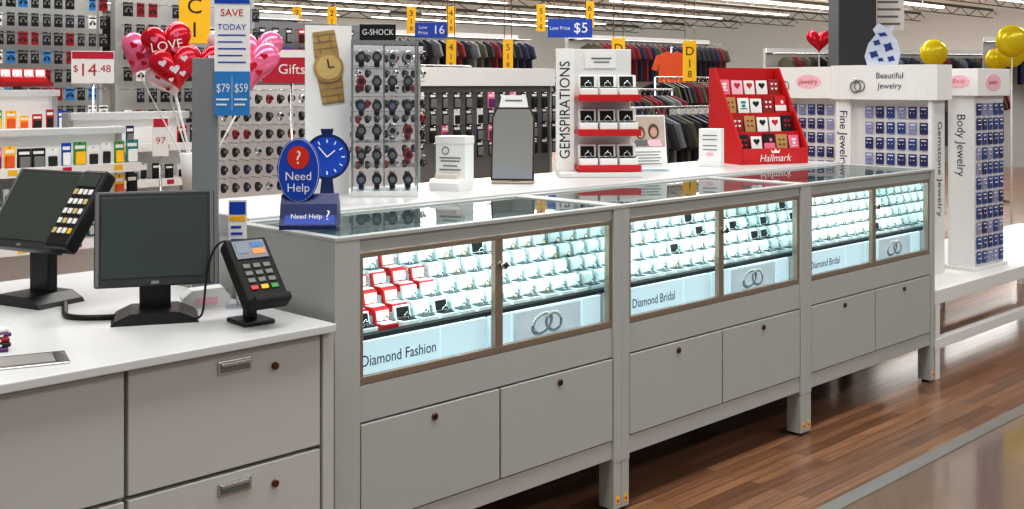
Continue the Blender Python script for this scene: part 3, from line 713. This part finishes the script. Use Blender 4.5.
# ------------------------------------------------------------ hanging aisle signs
def hangsign(loc,rz,w,h,c,txts,label,group=None):
    t=thing('aisle_sign',label,'sign',loc,rz,group)
    m=MB(); m.box(-w/2,w/2,-.008,.008,-h/2,h/2,c,.002)
    for s_,sz,x,z,cc in txts: m.text(s_,sz,T(x,-.009,z),cc)
    m.make('panel',t)
    m=MB(); m.cyl((-w*.35,0,h/2),(-w*.35,0,5.5-loc[2]),.006,CHROME,5); m.cyl((w*.35,0,h/2),(w*.35,0,5.5-loc[2]),.006,CHROME,5); m.make('hanger',t)
hangsign((4.13,7.22,1.93),-30,.21,.38,YEL,[('C',.15,0,.065,INK),('1',.15,0,-.10,INK)],'yellow hanging aisle sign with black letter and number')
g='small yellow aisle signs'
for (x,y,z,d,n_) in [(11.66,13.8,2.47,1,'3'),(12.1,13.36,2.47,1,'4'),(13.09,12.36,2.5,1,'5'),(13.63,11.82,2.55,1,'6'),(10.76,11.88,1.87,1,'4'),(11.31,11.31,1.87,1,'5'),(9.3,7.67,1.73,1,'D'),(9.82,7.14,1.70,1,'D'),(10.4,15.07,2.47,1,'2'),(10.8,14.7,2.47,1,'2')]:
    hangsign((x,y,z),-45,.14,.42,YEL,[(n_,.13,0,.1,INK),('1' ,.12,0,-.03,INK),('8' ,.1,0,-.14,INK)],'narrow yellow hanging aisle sign with black number',g)
hangsign((11.2,12.8,2.26),-45,.48,.22,BLUE,[('16',.18,.11,0,CARDW),('Low',.07,-.12,.04,CARDW),('Price',.07,-.12,-.04,CARDW)],'blue hanging aisle sign with white number')
hangsign((11.92,10.7,2.24),-45,.62,.26,BLUE,[('$5',.2,.15,0,CARDW),('Low Price',.07,-.14,0,CARDW)],'blue hanging aisle sign with low price lettering')
# ------------------------------------------------------------ garments
def garment(c,label):
    t=thing('hanging_garment',label,'clothing',(0,0,0))
    m=MB(); pts=[(-.06,0),(-.24,-.07),(-.31,-.27),(-.23,-.3),(-.2,-.18),(-.21,-.68),(.21,-.68),(.2,-.18),(.23,-.3),(.31,-.27),(.24,-.07),(.06,0),(0,-.04)]
    m.prism(pts,-.022,.022,c); m.make('shirt',t)
    m=MB(); m.torus((0,0,0),.02,.003,CHROME,T(0,0,.045)@RX,8,4,pi*1.4); m.cyl((0,0,0-.02),(0,0,.03),.003,CHROME,5); m.make('hanger',t)
    return t
GA=[garment(CHAR,'charcoal shirt on a hanger'),garment(DNAVY,'navy shirt on a hanger'),garment(GRYC,'heather grey shirt on a hanger'),garment(OLIV,'olive shirt on a hanger'),garment(WINE,'wine red shirt on a hanger'),garment(BLACK,'black shirt on a hanger')]
GO=garment(ORNG,'bright orange shirt facing out on a rack')
def clothes_rail(loc,rz,w,n,group,h=1.4):
    t=thing('clothes_rail','chrome floor rail packed with dark clothing','clothes rack',loc,rz)
    m=MB(); m.cyl((-w/2,0,h),(w/2,0,h),.013,CHROME,8); m.make('rail',t)
    for s_ in (-w/2,w/2):
        m=MB(); m.cyl((s_,0,0),(s_,0,h),.013,CHROME,8); m.box(s_-.02,s_+.02,-.25,.25,0,.03,CHROME); m.make('leg',t)
    R=Rz(rz)
    for i in range(n):
        p=R@Vector((-w/2+.08+(w-.16)*i/(n-1),0,0))
        o=dup(random.choice(GA),(loc[0]+p.x,loc[1]+p.y,h-.065),(0,0,math.radians(rz+90+random.uniform(-4,4)))); o['group']=group
g='clothes on the floor rails'
clothes_rail((9.6,7.8,0),0,1.6,15,g); clothes_rail((11.8,7.2,0),0,1.8,16,g); clothes_rail((10.5,9.4,0),0,1.8,16,g,1.55)
clothes_rail((13.8,7.4,0),0,1.6,14,g); clothes_rail((8.3,6.2,0),0,1.5,14,g,1.25); clothes_rail((12.8,9.2,0),0,1.8,16,g,1.55)
clothes_rail((13.5,5.9,0),0,1.8,16,g,1.5); clothes_rail((9.6,11.2,0),0,1.8,16,g,1.7); clothes_rail((8.2,11.6,0),0,1.0,9,g,1.7)
def wall_rack(loc,rz,w,h,n,rows,group,label):
    t=thing('clothing_wall',label,'clothes rack',loc,rz)
    m=MB(); m.box(-w/2,w/2,0,.08,.0,h,GREY); m.box(-w/2,w/2,-.06,0,h-.08,h,WHITE); m.make('back_panel',t)
    R=Rz(rz)
    for r in range(rows):
        z=h-.16-r*.78
        m=MB(); m.cyl((-w/2,-.38,z+.06),(w/2,-.38,z+.06),.012,CHROME,6)
        for s_ in (-w/2+.05,w/2-.05): m.cyl((s_,-.38,z+.06),(s_,0,z+.06),.012,CHROME,6)
        m.make('rail',t)
        for i in range(n):
            p=R@Vector((-w/2+.2+(w-.4)*i/(n-1),-.38,0))
            o=dup(random.choice(GA),(loc[0]+p.x,loc[1]+p.y,z),(0,0,math.radians(rz+90))); o['group']=group
g2='clothes on the wall racks'
wall_rack((12.5,14.6,0),0,4.6,2.35,26,1,g2,'tall clothing wall with rows of shirts')
wall_rack((17.2,13.6,0),0,4.2,2.35,24,1,g2,'tall clothing wall with hanging shirts')
wall_rack((19.5,10.0,0),-30,4.5,2.1,26,1,g2,'long clothing wall with dark garments')
wall_rack((21.5,6.5,0),-60,4.5,2.3,24,1,g2,'long clothing wall near the far aisle')
wall_rack((8.3,14.5,0),0,3.4,2.5,20,1,g2,'tall clothing wall beside the pegboard racks')
o=dup(GO,(14.58,10.93,1.98),(0,0,math.radians(-45)),scale=(1.05,)*3); o['group']=g2
t=thing('shirt_stand','slim chrome stand carrying an orange shirt','clothes rack',(14.65,11.0,0),-45)
m=MB(); m.cyl((0,0,0),(0,0,2.05),.015,CHROME,8); m.cyl((0,0,2.03),(0,-.09,2.03),.01,CHROME,6); m.cyl((0,0,0),(0,0,.03),.2,CHROME,16); m.make('pole',t)
for o in GA+[GO]: kill(o)
# ------------------------------------------------------------ balloons
FRED=mat('foil_red',(200,24,48),.18,.35); FPINK=mat('foil_pink',(236,120,160),.18,.3); FWHITE=mat('foil_white',(238,225,232),.2,.3); FYEL=mat('foil_yellow',(224,200,30),.2,.2)
def balloon(loc,rz,size,c,stick,label,heart=True,tilt=0,spots=None,txt=None):
    t=thing('heart_balloon' if heart else 'round_balloon',label,'balloon',loc,rz,)
    hp=heart_pts() if heart else [(math.sin(2*pi*i/40),math.cos(2*pi*i/40)) for i in range(40)]
    m=MB(); A=Ry(tilt); i0=m.mi(c)
    for side in (-1,1):
        prev=None
        for k,r in enumerate((1,.95,.85,.7,.5,.25)):
            ring=[m.bm.verts.new(A@Vector((x*r*size,side*size*.42*math.sqrt(max(0,1-r*r)),z*r*size))) for x,z in hp]
            if prev:
                for q in range(40):
                    f=m.bm.faces.new((prev[q],prev[(q+1)%40],ring[(q+1)%40],ring[q])); f.smooth=True
            prev=ring
        cv=m.bm.verts.new(A@Vector((0,side*size*.42,0)))
        for q in range(40): f=m.bm.faces.new((prev[q],prev[(q+1)%40],cv)); f.smooth=True
    m.make('foil',t)
    if spots:
        m=MB()
        for (sx,sz,sr) in ((-.4,.3,.16),(.4,.35,.14),(0,0,.2),(-.2,-.35,.1),(.25,-.2,.13)):
            if txt and sr==.2: continue
            yy=-size*.42*math.sqrt(max(0,1-(sx*sx+sz*sz)*1.2))-.004
            m.prism([(x*sr*size+sx*size,z*sr*size+sz*size) for x,z in heart_pts(20)],yy,yy+.012,spots,A)
        if txt: m.text(txt,size*.5,A@T(0,-size*.47,0),CARDW)
        m.make('heart_print',t)
    if stick:
        m=MB(); m.cyl((0,0,-size*.9),stick,.0035,CARDW,6); m.make('stick',t)
bxx,byy=2.62,4.55
spec=[(-.13,.0,1.62,.115,FRED,FPINK),(-.07,.12,1.63,.11,FPINK,FWHITE),(-.19,.12,1.575,.11,FPINK,FRED),(-.14,-.09,1.515,.115,FRED,FWHITE),(.0,-.02,1.53,.115,FRED,FWHITE),(-.06,.12,1.47,.10,FWHITE,FRED),(.26,.05,1.53,.13,FPINK,FRED),(.21,.14,1.62,.10,FWHITE,FPINK),(.35,.16,1.59,.12,FPINK,FWHITE)]
for i,(dx,dy,z,sz,c,sp) in enumerate(spec):
    x=bxx+dx*.78; y=byy-dx*.62+dy
    balloon((x,y,z),-33,sz,c,None,'glossy heart foil balloon with small heart print' if i%2 else 'red and pink heart foil balloon on stick',True,random.uniform(-25,25) if i else -10,sp,'LOVE' if i==0 else None)
t=thing('balloon_stand','white stand with balloon sticks fanning from a bucket','stand',(bxx,byy,0),0)
m=MB(); m.cyl((0,0,0),(0,0,.02),.18,GREYD,20); m.cyl((0,0,.02),(0,0,.95),.02,CHROME,10); m.make('pole',t)
m=MB(); m.cyl((0,0,.95),(0,0,1.15),.06,WHITE,18,.08); m.make('bucket',t)
for i,(dx,dy,z,sz,c,sp) in enumerate(spec):
    m=MB(); m.cyl((0,0,1.0),(dx*.78,-dx*.62+dy+.01,z-sz*.7),.0035,CARDW,6); m.make('stick',t)
def farb(x,y,z,s,c,label,heart=False):
    balloon((x,y,z),-50,s,c,Vector((0,0,-z+.02)),label,heart)
farb(11.9,4.65,1.78,.15,FYEL,'yellow foil balloon on a long stick')
farb(12.2,5.6,1.80,.15,FYEL,'small yellow foil balloon on a long stick')
farb(12.4,5.0,1.72,.12,FYEL,'yellow foil balloon beside the clothing')
farb(11.5,6.6,1.93,.15,FRED,'red heart foil balloon on a long stick',True)
farb(10.9,4.25,1.86,.15,FYEL,'bright yellow round foil balloon')
# ------------------------------------------------------------ column
t=thing('support_column','square charcoal store column with white notice','column',(10.2,5.5,0),-45)
m=MB(); m.box(-.18,.18,-.18,.18,0,5.5,COLM,.01); m.make('shaft',t)
m=MB(); m.box(.2,.5,-.02,0,1.98,2.5,CARDW); m.box(.17,.21,-.015,0,2.1,2.13,CHROME)
for i in range(5): m.box(.24,.46-.02*(i%2),-.023,-.02,2.03+i*.07,2.05+i*.07,PEG)
m.make('notice',t)
# ------------------------------------------------------------ platform & jewelry boards
t=thing('low_platform','low white platform with an open lower rail','platform',(0,0,0))
m=MB(); m.box(5.46,8.6,2.5,3.3,.37,.44,WHITE,.003); m.make('deck',t)
m=MB(); m.box(5.46,8.6,2.5,2.54,.15,.2,WHITE,.002); m.make('lower_rail',t)
m=MB(); m.box(5.46,8.6,3.26,3.3,.15,.2,WHITE,.002); m.make('lower_rail',t)
for x in (5.47,7.2,8.55):
    for y in (2.5,3.25):
        m=MB(); m.box(x,x+.05,y+.002,y+.05,0,.37,WHITE,.002); m.make('leg',t)
RZX=Rz(-90)
def board(x0,y0,y1,zt,zb,thick,nm_left,nm_right,label,header):
    t=thing('jewelry_board',label,'display rack',(0,0,0))
    m=MB(); m.box(x0,x0+thick,y0,y1,zb,zt,WHITE,.003)
    m.box(x0-.03,x0,y0,y0+.02,zb,zt,CARDW); m.box(x0-.03,x0,y1-.09,y1,zb,zt,CARDW); m.make('body',t)
    if nm_right: m=MB(); m.text(nm_right,.072,T(x0+thick/2,y0-.001,zt-.37)@Ry(90),INKB,.95); m.make('lettering',t)
    if nm_left: m=MB(); m.text(nm_left,.068,T(x0-.031,y1-.045,zt-.22)@RZX@Ry(90),INKB,.95); m.make('lettering',t)
    m=MB(); yc=(y0+y1)/2; hw=(y1-y0)/2+.03; N=12
    bow=lambda s: -.035*(1-s**4)
    pts=[(bow(-1+2*i/N),yc+hw*(-1+2*i/N)) for i in range(N+1)]
    i_=m.mi(CARDW); lo=[m.bm.verts.new((x0-.03+a,b,zt)) for a,b in pts]; hi=[m.bm.verts.new((x0-.03+a,b,zt+.19)) for a,b in pts]
    lb=[m.bm.verts.new((x0+thick+.02,b,zt)) for a,b in pts]; hb=[m.bm.verts.new((x0+thick+.02,b,zt+.19)) for a,b in pts]
    for i in range(N):
        for q in ((lo[i],lo[i+1],hi[i+1],hi[i]),(lb[i],lb[i+1],hb[i+1],hb[i]),(lo[i],lo[i+1],lb[i+1],lb[i]),(hi[i],hi[i+1],hb[i+1],hb[i])): m.bm.faces.new(q)
    m.bm.faces.new((lo[0],hi[0],hb[0],lb[0])); m.bm.faces.new((lo[N],hi[N],hb[N],lb[N]))
    xf=x0-.0665
    if header=='Beautiful Jewelry':
        m.text('Beautiful',.046,T(xf,yc-.06,zt+.13)@RZX,INKB); m.text('Jewelry',.046,T(xf,yc-.06,zt+.075)@RZX,INKB)
    else:
        m.prism(ell(.085,.042),-.0005,.0005,LPINK,T(xf+.001,yc-.05,zt+.1)@RZX); m.text(header,.042,T(xf-.001,yc-.05,zt+.1)@RZX,TERRA,1,.2)
    m.torus((0,0,0),.03,.004,GREYD,T(xf-.002,yc+.14,zt+.07)@Ry(90),18,6); m.torus((0,0,0),.03,.003,PEG,T(xf-.002,yc+.115,zt+.075)@Ry(90),18,6); m.sph((xf,yc+.14,zt+.11),.011,SILVER,seg=8)
    m.make('header',t)
    rows=int((zt-max(zb,.75)-.06)/.085)
    n=int((y1-y0-.12)/.066)
    for r in range(rows):
        for c in range(n):
            o=dup(random.choice([J1,J1,J2,J3]),(x0-.006,y0+.055+.063*c,zt-.10-.085*r),(0,0,-pi/2)); o['group']='carded jewelry on the boards'
board(5.93,2.72,3.28,1.37,.44,.13,'Fine Jewelry','Gemstone Jewelry','white board of carded fine jewelry with vertical lettering','Beautiful Jewelry')
board(6.3,3.42,3.98,1.37,.0,.13,'Fine Jewelry',None,'white board of carded jewelry standing behind another','Jewelry')
t=thing('gift_bag','crumpled blue and white gift bag on the board header','bag',(5.98,3.04,1.56),-62)
m=MB(); BW=mat('bag_blue_print',(40,60,120),.35,vary=.3,scale=30)
m.prism([(-.08,0),(.08,0),(.095,.06),(.08,.13),(.05,.17),(.06,.22),(.02,.205),(-.02,.235),(-.05,.2),(-.035,.17),(-.075,.12),(-.095,.05)],-.03,.03,mat('bag_pale',(190,198,214),.4)); m.make('body',t)
m=MB()
for (a,b,c,d) in ((-.045,.06,.03,.025),(.03,.1,.03,.03),(.045,.035,.025,.02),(-.03,.125,.025,.02),(0,.17,.03,.014),(-.01,.03,.02,.014)): m.prism([(a+c*math.cos(q*pi/4+.3)*(1 if q%2 else .6),b+d*math.sin(q*pi/4+.3)*(1 if q%2 else .6)) for q in range(8)],-.033,-.03,BW)
m.make('print',t)
# body jewelry tower
tx,ty=6.2,2.62
t=thing('jewelry_tower','white spinner tower of carded body jewelry with lettering','display rack',(tx,ty,.44),-3)
m=MB(); m.box(-.02,.36,-.02,.17,0,.02,WHITE,.003); m.make('base',t)
m=MB(); m.box(0,.35,0,.15,.02,.95,WHITE,.003); m.make('body',t)
m=MB(); m.text('Body Jewelry',.068,T(-.001,.075,.68)@RZX@Ry(90),INKB,.95); m.make('lettering',t)
m=MB(); m.box(-.02,.37,-.03,.18,.95,1.1,CARDW,.003); m.prism(ell(.09,.045),-.032,-.03,LPINK,T(.16,0,1.025)); m.prism(ell(.06,.035),-.0015,.0005,LPINK,T(-.021,.075,1.03)@RZX); m.text('Body',.036,T(-.0225,.075,1.03)@RZX,TERRA,1,.2); m.text('Jewelry',.035,T(.16,-.033,1.025),TERRA,1,.2); m.make('header',t)
R=Rz(-3)
for r in range(11):
    for c in range(5):
        p=R@Vector((.045+.066*c,-.006,0)); o=dup(random.choice([J1,J2,J2,J3]),(tx+p.x,ty+p.y,.44+.035+.081*r),(0,0,math.radians(-3)),scale=(1.05,1,1.05)); o['group']='carded body jewelry on the tower'
for o in list(PK.values())+[J1,J2,J3,P_white,P_gold,P_red,P_dark,P_neck,W1,W2,W3,W4]: kill(o)
